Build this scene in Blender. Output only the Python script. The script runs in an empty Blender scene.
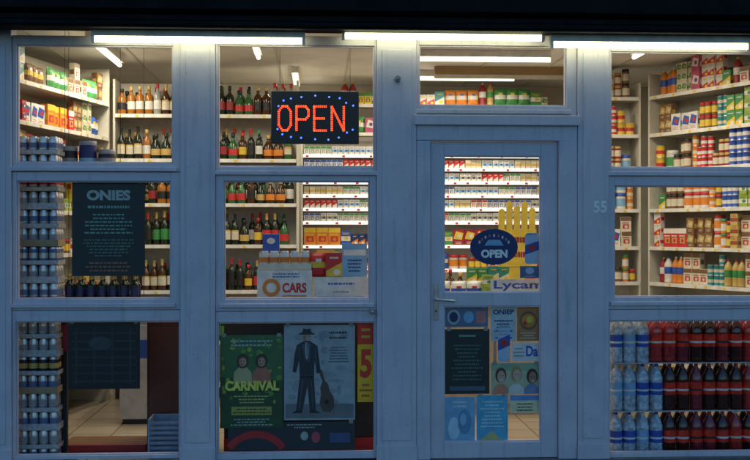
import bpy, math, random
from mathutils import Vector
R=random.Random(23)
sc=bpy.context.scene
COL=sc.collection
TH=math.radians(3.2); D=7.0; F=1050.0; CX=-D*math.tan(TH); CZ=1.6
def W(px,py,d=0.0):
    rx=math.sin(TH)*F+math.cos(TH)*(px-375); ry=math.cos(TH)*F-math.sin(TH)*(px-375)
    t=(D+d)/ry
    return CX+rx*t, CZ+(230-py)*t
def XZ(x0,x1,y0,y1,d=0.0):
    cx=(x0+x1)/2
    return W(x0,0,d)[0],W(x1,0,d)[0],W(cx,y1,d)[1],W(cx,y0,d)[1]
# ---------------------------------------------------------------- materials
MC={}
def M(name,rgb,rough=0.55,metal=0.0,emit=0.0,var=0.12,scale=14.0,bump=0.0,ecol=None,spec=0.5,coat=0.0):
    if name in MC: return MC[name]
    m=bpy.data.materials.new(name); m.use_nodes=True; nt=m.node_tree; b=nt.nodes['Principled BSDF']
    tc=nt.nodes.new('ShaderNodeTexCoord'); n=nt.nodes.new('ShaderNodeTexNoise'); n.inputs['Scale'].default_value=scale; n.inputs['Detail'].default_value=6
    nt.links.new(tc.outputs['Object'],n.inputs['Vector'])
    mx=nt.nodes.new('ShaderNodeMix'); mx.data_type='RGBA'
    mx.inputs[6].default_value=tuple(max(0,c*(1-var)) for c in rgb)+(1,)
    mx.inputs[7].default_value=tuple(min(1,c*(1+var)) for c in rgb)+(1,)
    rp=nt.nodes.new('ShaderNodeMapRange'); rp.inputs[1].default_value=0.35; rp.inputs[2].default_value=0.65
    nt.links.new(n.outputs['Fac'],rp.inputs[0]); nt.links.new(rp.outputs[0],mx.inputs[0])
    nt.links.new(mx.outputs[2],b.inputs['Base Color'])
    b.inputs['Roughness'].default_value=rough; b.inputs['Metallic'].default_value=metal
    b.inputs['Specular IOR Level'].default_value=spec
    if coat: b.inputs['Coat Weight'].default_value=coat; b.inputs['Coat Roughness'].default_value=.12
    if emit:
        b.inputs['Emission Color'].default_value=(ecol or rgb)+(1,)
        b.inputs['Emission Strength'].default_value=emit
    if bump:
        bp=nt.nodes.new('ShaderNodeBump'); bp.inputs['Strength'].default_value=bump; bp.inputs['Distance'].default_value=0.004
        n2=nt.nodes.new('ShaderNodeTexNoise'); n2.inputs['Scale'].default_value=scale*5
        nt.links.new(tc.outputs['Object'],n2.inputs['Vector']); nt.links.new(n2.outputs['Fac'],bp.inputs['Height']); nt.links.new(bp.outputs[0],b.inputs['Normal'])
    MC[name]=m; return m
def paint_mat():
    m=bpy.data.materials.new('blue_gloss_paint'); m.use_nodes=True; nt=m.node_tree; b=nt.nodes['Principled BSDF']
    ge=nt.nodes.new('ShaderNodeNewGeometry')
    def noise(scale,vec,det=6):
        n=nt.nodes.new('ShaderNodeTexNoise'); n.inputs['Scale'].default_value=scale; n.inputs['Detail'].default_value=det
        nt.links.new(vec,n.inputs['Vector']); return n.outputs['Fac']
    mp=nt.nodes.new('ShaderNodeMapping'); mp.inputs['Scale'].default_value=(1,1,0.09); nt.links.new(ge.outputs['Position'],mp.inputs[0])
    s=noise(26,mp.outputs[0]); a=noise(5,ge.outputs['Position']); g=noise(85,ge.outputs['Position'],3)
    def mr(f,lo,hi,o0=0,o1=1):
        r=nt.nodes.new('ShaderNodeMapRange'); r.inputs[1].default_value=lo; r.inputs[2].default_value=hi; r.inputs[3].default_value=o0; r.inputs[4].default_value=o1; nt.links.new(f,r.inputs[0]); return r.outputs[0]
    def mix(f,c0,c1):
        x=nt.nodes.new('ShaderNodeMix'); x.data_type='RGBA'; nt.links.new(f,x.inputs[0])
        for i,c in ((6,c0),(7,c1)):
            if isinstance(c,tuple): x.inputs[i].default_value=c+(1,)
            else: nt.links.new(c,x.inputs[i])
        return x.outputs[2]
    c=mix(mr(a,0.35,0.7),(0.57,0.53,0.61),(0.66,0.61,0.68))
    c=mix(mr(s,0.55,0.75,0,0.45),c,(0.34,0.33,0.40))
    c=mix(mr(g,0.66,0.74,0,0.7),c,(0.24,0.22,0.24))
    nt.links.new(c,b.inputs['Base Color']); nt.links.new(mr(a,0.3,0.7,0.38,0.6),b.inputs['Roughness'])
    bp=nt.nodes.new('ShaderNodeBump'); bp.inputs['Strength'].default_value=0.3; bp.inputs['Distance'].default_value=0.003
    nt.links.new(s,bp.inputs['Height']); nt.links.new(bp.outputs[0],b.inputs['Normal'])
    return m
PAINT=paint_mat()
def C(r,g,b,**k):
    k.setdefault('rough',0.45)
    return M('print_%d_%d_%d%s'%(int(r*100),int(g*100),int(b*100),'m' if k.get('metal') else ''),(r,g,b),**k)
white=C(.72,.7,.65); cream=C(.66,.6,.46); black=C(.015,.015,.018); red=C(.55,.03,.03); yellow=C(.75,.52,.05); green=C(.05,.26,.07); blue=C(.03,.09,.42); lblue=C(.22,.43,.65)
orange=C(.7,.23,.03); pink=C(.5,.09,.17); navy=C(.015,.03,.14); brown=C(.2,.1,.05); gold=C(.55,.38,.12); purple=C(.2,.05,.24); teal=C(.03,.25,.26); grey=C(.3,.3,.32); silver=C(.6,.6,.62,metal=0.8,rough=.3)
darkred=C(.3,.02,.03); lime=C(.28,.38,.06)
darkglass=M('dark_green_glass',(.012,.02,.012),rough=.08,var=.05); brownglass=M('brown_glass',(.06,.025,.008),rough=.08,var=.05)
amber=M('amber_spirit',(.32,.12,.02),rough=.08,var=.05); clearb=M('clear_spirit',(.3,.31,.28),rough=.08,var=.05); greenglass=M('green_glass',(.03,.12,.04),rough=.08,var=.05)
cola=M('cola_plastic',(.05,.01,.008),rough=.1,var=.2,scale=40,coat=.6); waterp=M('water_plastic',(.42,.5,.58),rough=.08,var=.4,scale=35,coat=.6); pinkdrink=M('pink_drink_plastic',(.42,.03,.03),rough=.1,var=.3,scale=40,coat=.6); purpdrink=M('purple_drink_plastic',(.2,.02,.03),rough=.1,var=.3,scale=40,coat=.6)
labred=M('bright_red_label',(.75,.04,.02),rough=.2,var=.25,scale=40,coat=.5)
cardb=M('cardboard',(.36,.25,.15),rough=.8); shelfm=M('cream_shelf_metal',(.62,.59,.5),rough=.45,var=.06)
wallm=M('interior_wall_paint',(.6,.57,.5),rough=.8,var=.08,scale=3); ceilm=M('ceiling_tile',(.82,.81,.77),rough=.85,var=.06,scale=3)
chrome=M('brushed_metal',(.5,.5,.5),rough=.3,metal=1.0)
darkm=M('dark_fascia_paint',(.008,.008,.010),rough=.8,var=.3,scale=8,bump=.3,spec=.15)
stripm=M('lit_shelf_strip',(.8,.8,.75),emit=.85,ecol=(1,.97,.88),var=0)
# ---------------------------------------------------------------- mesh builder
TXT={}
def textgeo(s,bold):
    if (s,bold) in TXT: return TXT[(s,bold)]
    cu=bpy.data.curves.new('t','FONT'); cu.body=s; cu.offset=bold; cu.resolution_u=4; ob=bpy.data.objects.new('t',cu); COL.objects.link(ob)
    bpy.context.view_layer.update(); me=bpy.data.meshes.new_from_object(ob.evaluated_get(bpy.context.evaluated_depsgraph_get()))
    vs=[(v.co.x,v.co.y) for v in me.vertices]; fs=[tuple(p.vertices) for p in me.polygons]
    bpy.data.objects.remove(ob); bpy.data.curves.remove(cu); bpy.data.meshes.remove(me)
    TXT[(s,bold)]=(vs,fs); return vs,fs
class MB:
    def __init__(s): s.v=[];s.f=[];s.m=[];s.sm=[];s.mats=[]
    def mi(s,m):
        if m not in s.mats: s.mats.append(m)
        return s.mats.index(m)
    def face(s,pts,m,smooth=False):
        b=len(s.v); s.v+=pts; s.f.append(tuple(range(b,b+len(pts)))); s.m.append(s.mi(m)); s.sm.append(smooth)
    def box(s,x0,x1,y0,y1,z0,z1,m,front=None):
        b=len(s.v); s.v+=[(x0,y0,z0),(x1,y0,z0),(x1,y1,z0),(x0,y1,z0),(x0,y0,z1),(x1,y0,z1),(x1,y1,z1),(x0,y1,z1)]
        for k,q in enumerate([(0,1,5,4),(1,2,6,5),(2,3,7,6),(3,0,4,7),(4,5,6,7),(3,2,1,0)]):
            s.f.append(tuple(b+i for i in q)); s.m.append(s.mi(front if (front and k==0) else m)); s.sm.append(False)
    def q(s,x0,x1,z0,z1,y,m): s.face([(x0,y,z0),(x1,y,z0),(x1,y,z1),(x0,y,z1)],m)
    def poly(s,pts,y,m): s.face([(x,y,z) for x,z in pts],m)
    def ell(s,cx,cz,rx,rz,y,m,n=20): s.face([(cx+rx*math.cos(2*math.pi*i/n),y,cz+rz*math.sin(2*math.pi*i/n)) for i in range(n)],m)
    def ring(s,cx,cz,r0,r1,y,m,n=24,a0=0,a1=2*math.pi,kz=1.0):
        for i in range(n):
            a=a0+(a1-a0)*i/n;b=a0+(a1-a0)*(i+1)/n
            s.face([(cx+r0*math.cos(a),y,cz+kz*r0*math.sin(a)),(cx+r1*math.cos(a),y,cz+kz*r1*math.sin(a)),(cx+r1*math.cos(b),y,cz+kz*r1*math.sin(b)),(cx+r0*math.cos(b),y,cz+kz*r0*math.sin(b))],m)
    def lathe(s,cx,cy,z0,prof,n=14,sx=1.0,sy=1.0):
        b=len(s.v)
        for p in prof:
            for i in range(n):
                a=2*math.pi*i/n; s.v.append((cx+p[0]*sx*math.cos(a),cy+p[0]*sy*math.sin(a),z0+p[1]))
        for k in range(len(prof)-1):
            for i in range(n):
                j=(i+1)%n; s.f.append((b+k*n+i,b+k*n+j,b+(k+1)*n+j,b+(k+1)*n+i)); s.m.append(s.mi(prof[k][2])); s.sm.append(True)
        for k,o in ((0,-1),(len(prof)-1,1)):
            r=list(range(b+k*n,b+k*n+n)); s.f.append(tuple(r if o>0 else r[::-1])); s.m.append(s.mi(prof[k][2])); s.sm.append(False)
    def rod(s,p,q,r,m,n=8):
        p=Vector(p);q=Vector(q);d=(q-p).normalized();u=d.orthogonal().normalized();w=d.cross(u);b=len(s.v)
        for o in (p,q):
            for i in range(n):
                a=2*math.pi*i/n; s.v.append(tuple(o+u*r*math.cos(a)+w*r*math.sin(a)))
        for i in range(n):
            j=(i+1)%n; s.f.append((b+i,b+j,b+n+j,b+n+i)); s.m.append(s.mi(m)); s.sm.append(True)
        s.f.append(tuple(range(b+n-1,b-1,-1))); s.m.append(s.mi(m)); s.sm.append(False)
        s.f.append(tuple(range(b+n,b+2*n))); s.m.append(s.mi(m)); s.sm.append(False)
    def text(s,t,x0,x1,z0,z1,y,m,bold=0.0):
        vs,fs=textgeo(t,bold)
        ax=min(v[0] for v in vs);bx=max(v[0] for v in vs);az=min(v[1] for v in vs);bz=max(v[1] for v in vs)
        b=len(s.v)
        for (x,z) in vs: s.v.append((x0+(x-ax)/(bx-ax)*(x1-x0),y,z0+(z-az)/(bz-az)*(z1-z0)))
        for f in fs: s.f.append(tuple(b+i for i in f)); s.m.append(s.mi(m)); s.sm.append(False)
    def lines(s,x0,x1,z0,z1,n,y,m,rr=None,center=True):
        rr=rr or R; p=(z1-z0)/n
        for i in range(n):
            w=(x1-x0)*rr.uniform(.5,.98); a=(x0+x1)/2-w/2 if center else x0; e=a+w; zz=z1-(i+.75)*p
            while a<e:
                ww=min(rr.uniform(.03,.1)*(x1-x0),e-a); s.q(a,a+ww,zz,zz+p*.38,y,m); a+=ww+(x1-x0)*.02
    def mesh(s,name,org=(0,0,0)):
        me=bpy.data.meshes.new(name); me.from_pydata([(x-org[0],y-org[1],z-org[2]) for x,y,z in s.v],[],s.f)
        for m in s.mats: me.materials.append(m)
        me.polygons.foreach_set('material_index',s.m); me.polygons.foreach_set('use_smooth',s.sm); me.update(); return me
    def obj(s,name,label=None,cat=None,group=None,parent=None,kind=None,bevel=0):
        xs=[v[0] for v in s.v];ys=[v[1] for v in s.v];zs=[v[2] for v in s.v]
        org=((min(xs)+max(xs))/2,(min(ys)+max(ys))/2,min(zs))
        o=bpy.data.objects.new(name,s.mesh(name,org)); COL.objects.link(o)
        return reg(o,org,label,cat,group,parent,kind,bevel)
WLOC={}
def reg(o,org,label,cat,group,parent,kind=None,bevel=0):
    WLOC[o.name]=Vector(org)
    if parent: o.parent=parent; o.location=Vector(org)-WLOC[parent.name]
    else: o.location=org
    if label: o['label']=label
    if cat: o['category']=cat
    if group: o['group']=group
    if kind: o['kind']=kind
    if bevel:
        b=o.modifiers.new('b','BEVEL'); b.width=bevel; b.segments=2; b.limit_method='ANGLE'
    return o
def empty(name,org,label=None,cat=None,group=None,parent=None):
    o=bpy.data.objects.new(name,None); o.empty_display_size=.1; COL.objects.link(o); return reg(o,org,label,cat,group,parent)
def turn(before,px,py,deg):
    a=math.radians(deg); c,s_=math.cos(a),math.sin(a)
    for o in COL.objects:
        if o.name in before or o.parent: continue
        x,y=o.location.x-px,o.location.y-py
        o.location.x=px+c*x-s_*y; o.location.y=py+s_*x+c*y; o.rotation_euler.z+=a
# ---------------------------------------------------------------- ground & building shell
def brick(name,c1,c2,mo,bw,rh,ms,off=.5,rough=.8,rot=False):
    m=bpy.data.materials.new(name); m.use_nodes=True; nt=m.node_tree; b=nt.nodes['Principled BSDF']
    ge=nt.nodes.new('ShaderNodeNewGeometry'); br=nt.nodes.new('ShaderNodeTexBrick'); br.offset=off; br.inputs['Scale'].default_value=1; br.inputs['Brick Width'].default_value=bw; br.inputs['Row Height'].default_value=rh; br.inputs['Mortar Size'].default_value=ms
    br.inputs['Color1'].default_value=c1+(1,); br.inputs['Color2'].default_value=c2+(1,); br.inputs['Mortar'].default_value=mo+(1,)
    v=ge.outputs['Position']
    if rot:
        mp=nt.nodes.new('ShaderNodeMapping'); mp.inputs['Rotation'].default_value=(math.radians(90),0,0); nt.links.new(v,mp.inputs[0]); v=mp.outputs[0]
    nt.links.new(v,br.inputs['Vector']); nt.links.new(br.outputs['Color'],b.inputs['Base Color']); b.inputs['Roughness'].default_value=rough
    return m
pav=brick('paving_slabs',(.13,.125,.12),(.18,.17,.16),(.08,.08,.08),.6,.45,.006)
asph=M('asphalt',(.05,.05,.052),rough=.9,var=.3,scale=3)
m=MB(); m.face([(-1500,-1500,-.12),(1500,-1500,-.12),(1500,1500,-.12),(-1500,1500,-.12)],asph); m.obj('ground',kind='structure')
m=MB(); m.box(-30,30,-2.3,0.3,-.118,0,pav); m.obj('pavement',kind='structure')
m=MB(); m.box(-30,30,-2.45,-2.303,-.118,.004,M('kerb_stone',(.3,.3,.3),rough=.85)); m.obj('kerb',kind='structure')
tile=brick('floor_tiles',(.42,.34,.25),(.5,.42,.32),(.2,.16,.12),.33,.33,.006,0,.22)
XL,XR,YB,ZC=-3.4,4.1,4.6,3.2
m=MB(); m.box(XL,XR,.302,YB,-.11,.006,tile); m.obj('floor',kind='structure')
room=empty('shop_building',(0.2,2.3,0),'shop interior shell with cream walls and tiled ceiling','building')
for x in (XL-.15,XR):
    m=MB(); m.box(x,x+.15,.1,YB,0,ZC,wallm); m.obj('side_wall',parent=room)
m=MB(); m.box(XL-.15,XR+.15,YB+.002,YB+.15,0,ZC,wallm); m.obj('back_wall',parent=room)
m=MB(); m.box(XL-.15,XR+.15,.1,YB+.15,ZC+.002,ZC+.15,ceilm)
for i in range(1,11): m.box(XL+i*.66,XL+i*.66+.02,.12,YB-.01,ZC-.006,ZC+.001,shelfm)
m.obj('ceiling',parent=room)
brickm=brick('red_brick',(.2,.1,.07),(.26,.13,.09),(.25,.24,.22),.22,.075,.006,rot=True)
m=MB(); m.box(-6,6,-.05,.098,3.32,6,brickm); m.obj('upper_wall',parent=room)
m=MB(); m.box(-6,-2.75,-.05,.098,0,3.318,brickm); m.obj('street_wall',parent=room)
m=MB(); m.box(3.33,6,-.05,.098,0,3.318,brickm); m.obj('street_wall',parent=room)
# ---------------------------------------------------------------- shopfront
sf=empty('shopfront',(0,0,0),'blue painted timber shopfront with large divided windows','shopfront')
def bx(mb,x0,x1,y0,y1,d0,d1,mat=PAINT,dd=0):
    a,b_,c,e=XZ(x0,x1,y0,y1,dd); mb.box(a,b_,d0,d1,c,e,mat); return a,b_,c,e
def pilaster(x0,x1,mat=PAINT):
    m=MB(); a,b_=W(x0,0)[0],W(x1,0)[0]
    m.box(a,b_,-.035,.09,.001,2.93,mat)
    m.box(a+.035,b_-.035,-.043,-.0352,.2,2.8,mat)
    m.box(a-.004,b_+.004,-.05,-.0355,.001,.17,mat)
    return m.obj('pilaster',parent=sf,bevel=.004)
pilaster(181,215.5); pilaster(376.5,416); pilaster(576.5,607.5)
pilaster(-14,12.5); pilaster(802,838)
def window(outer,glass,sill=True,fz=-.012):
    ox0,ox1,oy0,oy1=outer; gx0,gx1,gy0,gy1=glass
    cx=(ox0+ox1)/2
    A,B=W(ox0,0)[0]+.002,W(ox1,0)[0]-.002; Z0,Z1=W(cx,oy1)[1]+.0015,W(cx,oy0)[1]-.0015
    a,b_=W(gx0,0)[0],W(gx1,0)[0]; z0,z1=W(cx,gy1)[1],W(cx,gy0)[1]
    w=empty('window',((A+B)/2,0.03,Z0),parent=sf)
    m=MB()
    m.box(A,a,fz,.07,Z0,Z1,PAINT); m.box(b_,B,fz,.07,Z0,Z1,PAINT)
    m.box(a,b_,fz,.07,Z0,z0,PAINT); m.box(a,b_,fz,.07,z1,Z1,PAINT)
    m.obj('window_frame',parent=w,bevel=.003)
    m=MB(); t=.009; y0,y1=fz+.016,.03
    m.box(a+.0005,a+t,y0,y1,z0+.0005,z1-.0005,PAINT); m.box(b_-t,b_-.0005,y0,y1,z0+.0005,z1-.0005,PAINT); m.box(a+t,b_-t,y0,y1,z0+.0005,z0+t,PAINT); m.box(a+t,b_-t,y0,y1,z1-t,z1-.0005,PAINT)
    m.obj('glazing_bead',parent=w,bevel=.002)
    if sill:
        m=MB(); m.box(a-.03,b_+.03,fz-.022,fz-.0005,z0-.055,z0-.028,PAINT); m.obj('sill',parent=w,bevel=.004)
for (o,g,s) in [((12.5,181,36,172),(17,173,45.5,163),True),((12.5,181,172,310),(17,171,181,299),True),((12.5,181,310,459),(16,180,321,455),False),
              ((215.5,376.5,36,173),(218,374.5,45.5,167),True),((215.5,376.5,173,311),(224,369.5,181,299),True),((215.5,376.5,311,459),(217.5,375,322,453),False),
              ((607.5,802,36,176),(610.5,796,52.5,168),True),((607.5,802,176,309),(614,792,186,297),True),((607.5,802,309,459),(609,798,320,452),False)]:
    window(o,g,s)
window((416,576.5,36,118),(419,566,46,106),True)
m=MB()
bx(m,416.3,430,141,459,-.03,.08); bx(m,558,576.2,141,459,-.03,.08); bx(m,416.3,576.2,118.4,141,-.03,.08)
bx(m,414,578,116,126,-.06,-.0305)
m.obj('door_casing',parent=sf,bevel=.005)
m=MB(); a,b_,c,e=XZ(-14,838,459.5,470,0); m.box(a,b_,-.06,.1,.001,W(375,459.6)[1]-.002,M('stone_threshold',(.12,.13,.16),rough=.8,bump=.3)); m.obj('plinth',parent=sf)
door=empty('door',(W(494,0)[0],.02,.085),parent=sf)
a,b_,z0,z1=XZ(430.6,557.4,141.8,458,0)
g1=XZ(444,541,156,292.5); g2=XZ(444,541,306,442)
m=MB(); m.box(a,g1[0],.002,.047,z0,z1,PAINT); m.box(g1[1],b_,.002,.047,z0,z1,PAINT)
m.box(g1[0],g1[1],.002,.047,g1[3],z1,PAINT); m.box(g1[0],g1[1],.002,.047,g2[3],g1[2],PAINT); m.box(g1[0],g1[1],.002,.047,z0,g2[2],PAINT)
m.obj('door_frame',parent=door,bevel=.004)
m=MB()
for g in (g1,g2):
    t=.008; m.box(g[0]+.0005,g[0]+t,.012,.03,g[2],g[3],PAINT); m.box(g[1]-t,g[1]-.0005,.012,.03,g[2],g[3],PAINT); m.box(g[0]+t,g[1]-t,.012,.03,g[2]+.0005,g[2]+t,PAINT); m.box(g[0]+t,g[1]-t,.012,.03,g[3]-t,g[3]-.0005,PAINT)
m.obj('glazing_bead',parent=door)
m=MB(); hx,hz=W(436,299); m.box(hx-.014,hx+.014,-.008,.0015,hz-.14,hz+.1,chrome); m.rod((hx,-.008,hz),(hx,-.05,hz),.009,chrome); m.rod((hx-.008,-.05,hz),(hx+.12,-.052,hz-.012),.0085,chrome,10)
m.rod((hx,-.0085,hz-.08),(hx,-.012,hz-.08),.007,black); m.obj('door_handle',parent=door,bevel=.002)
m=MB(); m.box(-2.9,3.5,-.30,.09,3.0,3.317,darkm); m.obj('fascia_board',parent=sf,bevel=.006)
m=MB()
for i in range(3): m.box(-2.9,3.5,-.27+.01*i,-.1,2.905+i*.032,2.931+i*.032,darkm)
m.box(-2.9,3.5,-.25,-.1001,2.89,3.0,darkm); m.box(-2.9,3.5,-.1,.085,2.932,2.999,darkm)
m.obj('shutter_box',parent=sf,bevel=.003)
m=MB(); nx,nz=W(599,207); m.text('55',nx-.05,nx+.042,nz-.04,nz+.04,-.0445,C(.95,.93,.9),.03); m.obj('house_number',parent=sf)
for px,py in ((397,80),(372,311)):
    x,z=W(px,py); m=MB(); m.rod((x,-.036,z),(x,-.075,z),.02,M('old_fitting',(.25,.26,.28),rough=.5),12); m.rod((x,-.074,z),(x,-.09,z-.008),.011,grey,10); m.obj('wall_fitting',parent=sf)
# ---------------------------------------------------------------- lamps
tube=M('fluorescent_tube',(1,1,.9),emit=8,ecol=(.93,.96,.58),var=0.0)
itube=M('interior_tube',(1,1,.95),emit=3,ecol=(1,.94,.72),var=0.0)
for (x0,x1,py) in ((95,302,40.5),(345,541,37.5),(553,747,46)):
    xa,za=W(x0,py,-.13); xb,zb=W(x1,py,-.13); z=(za+zb)/2
    L=empty('fluorescent_lamp',((xa+xb)/2,-.13,z+.04),'lit white fluorescent batten lamp under the dark fascia','lamp','lamps under the fascia')
    m=MB(); m.box(xa-.02,xb+.02,-.16,-.10,z+.02,2.889 if z+.02<2.88 else z+.03,white); m.box(xa-.02,xa,-.155,-.105,z-.02,z+.0195,white); m.box(xb,xb+.02,-.155,-.105,z-.02,z+.0195,white); m.obj('lamp_housing',parent=L)
    m=MB(); m.rod((xa+.001,-.13,z),(xb-.001,-.13,z),.0175,tube,14); m.obj('lamp_tube',parent=L)
def ilamp(x0,y0,x1,y1,z,power):
    L=empty('ceiling_lamp',((x0+x1)/2,(y0+y1)/2,z),'lit fluorescent batten lamp on the shop ceiling','lamp','ceiling lamps in the shop')
    m=MB(); 
    if abs(x1-x0)>abs(y1-y0): m.box(x0,x1,y0-.035,y0+.035,z+.02,ZC,white)
    else: m.box(x0-.035,x0+.035,y0,y1,z+.02,ZC,white)
    m.obj('lamp_housing',parent=L)
    m=MB(); m.rod((x0,y0,z),(x1,y1,z),.019,itube,10); m.obj('lamp_tube',parent=L)
    l=bpy.data.lights.new('lamp_light','AREA'); l.shape='RECTANGLE'; ln=math.hypot(x1-x0,y1-y0); l.size=ln; l.size_y=.08; l.energy=power; l.color=(1,.895,.69)
    o=bpy.data.objects.new('lamp_light',l); COL.objects.link(o); reg(o,((x0+x1)/2,(y0+y1)/2,z-.03),None,None,None,L)
    if abs(y1-y0)>abs(x1-x0): o.rotation_euler=(0,0,math.pi/2)
P=19
ilamp(-2.2,1.5,-2.2,2.8,3.12,P); ilamp(-.9,1.0,-.9,2.3,3.12,P); ilamp(.5,2.3,1.7,2.3,3.12,P); ilamp(.4,3.5,1.6,3.5,3.12,P*1.1); ilamp(2.4,.8,2.4,2.1,3.12,P); ilamp(-1.2,.45,.1,.45,3.12,P*.45); ilamp(1.3,.7,2.2,.7,3.12,P*.35); ilamp(-.6,3.3,-.6,4.3,3.12,P*.6)  # the two weak lamps nearest the window are added fill lights
# ---------------------------------------------------------------- products
def bottle(h,r,g,l,cap,kind='wine',band=None):
    m=MB()
    if kind=='wine': pr=[(r*.95,0,g),(r,.004,g),(r,.16*h,l),(r,.42*h,band or l),(r,.47*h,g),(r,.58*h,g),(r*.75,.66*h,g),(r*.38,.73*h,g),(r*.36,.80*h,cap),(r*.37,.97*h,cap),(r*.4,.975*h,cap),(r*.4,h,cap)]
    elif kind=='spirit': pr=[(r*.95,0,g),(r,.005,g),(r,.18*h,l),(r,.38*h,band or l),(r,.46*h,g),(r*1.0,.62*h,g),(r*.8,.68*h,g),(r*.4,.74*h,g),(r*.34,.86*h,cap),(r*.4,.865*h,cap),(r*.4,h,cap)]
    elif kind=='squat': pr=[(r*.9,0,g),(r,.03*h,g),(r*1.02,.15*h,l),(r*1.02,.3*h,band or l),(r,.4*h,g),(r*.9,.55*h,g),(r*.5,.7*h,g),(r*.32,.78*h,g),(r*.36,.84*h,cap),(r*.42,.85*h,cap),(r*.42,h,cap)]
    else: pr=[(r*.8,0,g),(r*.97,.02*h,g),(r*.99,.08*h,g),(r*.92,.14*h,g),(r*.99,.2*h,g),(r*.93,.27*h,g),(r*.98,.34*h,l),(r*.98,.42*h,band or l),(r*.98,.46*h,l),(r*.98,.6*h,g),(r*.99,.68*h,g),(r*.8,.78*h,g),(r*.45,.88*h,g),(r*.27,.925*h,cap),(r*.3,.93*h,cap),(r*.3,.99*h,cap)]
    m.lathe(0,0,0,pr,16)
    return m
def tin(h,r,c1,c2):
    m=MB(); m.lathe(0,0,0,[(r,0,silver),(r,.004,silver),(r*.97,.006,c1),(r*.97,h*.3,c2),(r*.97,h*.6,c1),(r*.97,h-.006,silver),(r,h-.004,silver),(r,h,silver)],16); return m
def can(c1,c2):
    m=MB(); r=.0325;h=.118; m.lathe(0,0,0,[(r*.8,0,silver),(r,.008,c1),(r,h*.35,c2),(r,h*.65,c1),(r,h*.86,silver),(r*.82,h*.97,silver),(r*.84,h,silver)],12); return m
def jar(h,r,c,l,lid):
    m=MB(); m.lathe(0,0,0,[(r*.95,0,c),(r,.006,c),(r,h*.18,l),(r,h*.66,c),(r*.9,h*.8,lid),(r*.93,h*.81,lid),(r*.93,h,lid)],14); return m
def carton(w,h,t,c,c2,c3,style):
    m=MB(); e=.0025
    m.box(-w/2,w/2,-t/2+e,t/2,0,h,c); m.box(-w/2+e,w/2-e,-t/2,-t/2+e-.0001,e,h-e,c)
    y=-t/2-.0006
    if style==0: m.q(-w/2+e,w/2-e,h*.3,h*.62,y,c2); m.ell(w*.1,h*.46,w*.22,w*.16,y-.0005,c3); m.lines(-w*.4,w*.4,h*.7,h*.9,2,y,c3)
    elif style==1: m.poly([(-w*.45,h*.4),(w*.3,h*.32),(w*.45,h*.75),(-w*.2,h*.88)],y,c2); m.ell(w*.08,h*.57,w*.18,h*.12,y-.0005,c3); m.lines(-w*.4,w*.4,h*.08,h*.24,2,y,c3)
    elif style==2: m.poly([(-w/2+e,e),(w/2-e,e),(w/2-e,h*.6),(-w/2+e,h*.25)],y,c2); m.lines(-w*.4,w*.4,h*.7,h*.9,1,y,c3); m.ell(w*.15,h*.2,w*.2,h*.12,y-.0005,c3)
    else: m.q(-w/2+e,w/2-e,h*.72,h-e,y,c2); m.q(-w*.3,w*.3,h*.2,h*.5,y,c3); m.q(-w*.36,w*.3,h*.56,h*.62,y,c2); m.ell(w*.02,h*.34,w*.16,h*.1,y-.0005,c)
    for sx in (-1,1):
        x=sx*(w/2+.0006); pts=[(x,-t*.35,h*.3),(x,t*.35,h*.3),(x,t*.35,h*.6),(x,-t*.35,h*.6)]
        m.face(pts if sx>0 else pts[::-1],c2)
    return m
def packet(w,h,t,c,c2,c3):
    m=MB(); nx,nz=6,8
    def P(i,k,s):
        u=i/nx*2-1; v=k/nz*2-1; bul=(1-abs(u)**3)*(1-abs(v)**4)
        return (u*w/2*(1-.06*(1-v*v)),s*t/2*bul,h/2+v*h/2)
    for s in (-1,1):
        for i in range(nx):
            for k in range(nz):
                p=[P(i,k,s),P(i+1,k,s),P(i+1,k+1,s),P(i,k+1,s)]
                mt=c2 if k in (3,4) else (c3 if (k==5 and 1<i<4) else c)
                m.face(p if s<0 else p[::-1],mt)
    return m
LIB={}
def addp(key,name,mb,w,h,t,label,cat,S=1.0):
    mb.v=[(x*S,y*S,z*S) for x,y,z in mb.v]
    me=mb.mesh(name); LIB.setdefault(key,[]).append((name,me,w*S,h*S,t*S,label,cat))
for g,l,c,k,lab,r,h in [(darkglass,cream,black,'wine','dark wine bottle with cream label',.038,.31),(darkglass,yellow,gold,'wine','dark wine bottle with yellow label',.038,.3),(darkglass,white,red,'wine','dark wine bottle with red foil',.037,.31),
      (amber,white,gold,'spirit','amber whisky bottle with white label',.04,.28),(amber,black,black,'spirit','amber spirit bottle with black label',.044,.25),(clearb,white,red,'spirit','clear spirit bottle with red cap',.038,.3),
      (greenglass,cream,red,'spirit','green spirit bottle with cream label',.04,.28),(brownglass,orange,gold,'squat','squat brown bottle with orange label',.047,.23),(darkglass,red,gold,'wine','dark wine bottle with red label',.038,.3),(brownglass,cream,gold,'wine','brown bottle with cream label',.038,.29),
      (darkglass,gold,black,'squat','squat dark bottle with gold label',.046,.24),(brownglass,black,gold,'spirit','brown bottle with black label',.039,.27),(darkglass,green,gold,'wine','dark wine bottle with green label',.037,.32),(brownglass,yellow,red,'spirit','brown bottle with yellow label',.041,.26),(darkglass,white,green,'spirit','dark spirit bottle with white label',.036,.3),(greenglass,red,black,'squat','squat green bottle with red label',.045,.25),(darkglass,black,red,'wine','black wine bottle with red foil',.037,.31),(darkglass,darkred,black,'spirit','dark bottle with deep red label',.04,.28)]:
    addp('bottle',('wine_bottle' if k=='wine' else 'spirit_bottle'),bottle(h,r,g,l,c,k,gold if l==cream else None),2*r,h,2*r,lab+' on a shelf','bottle')
SP=.84
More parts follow.
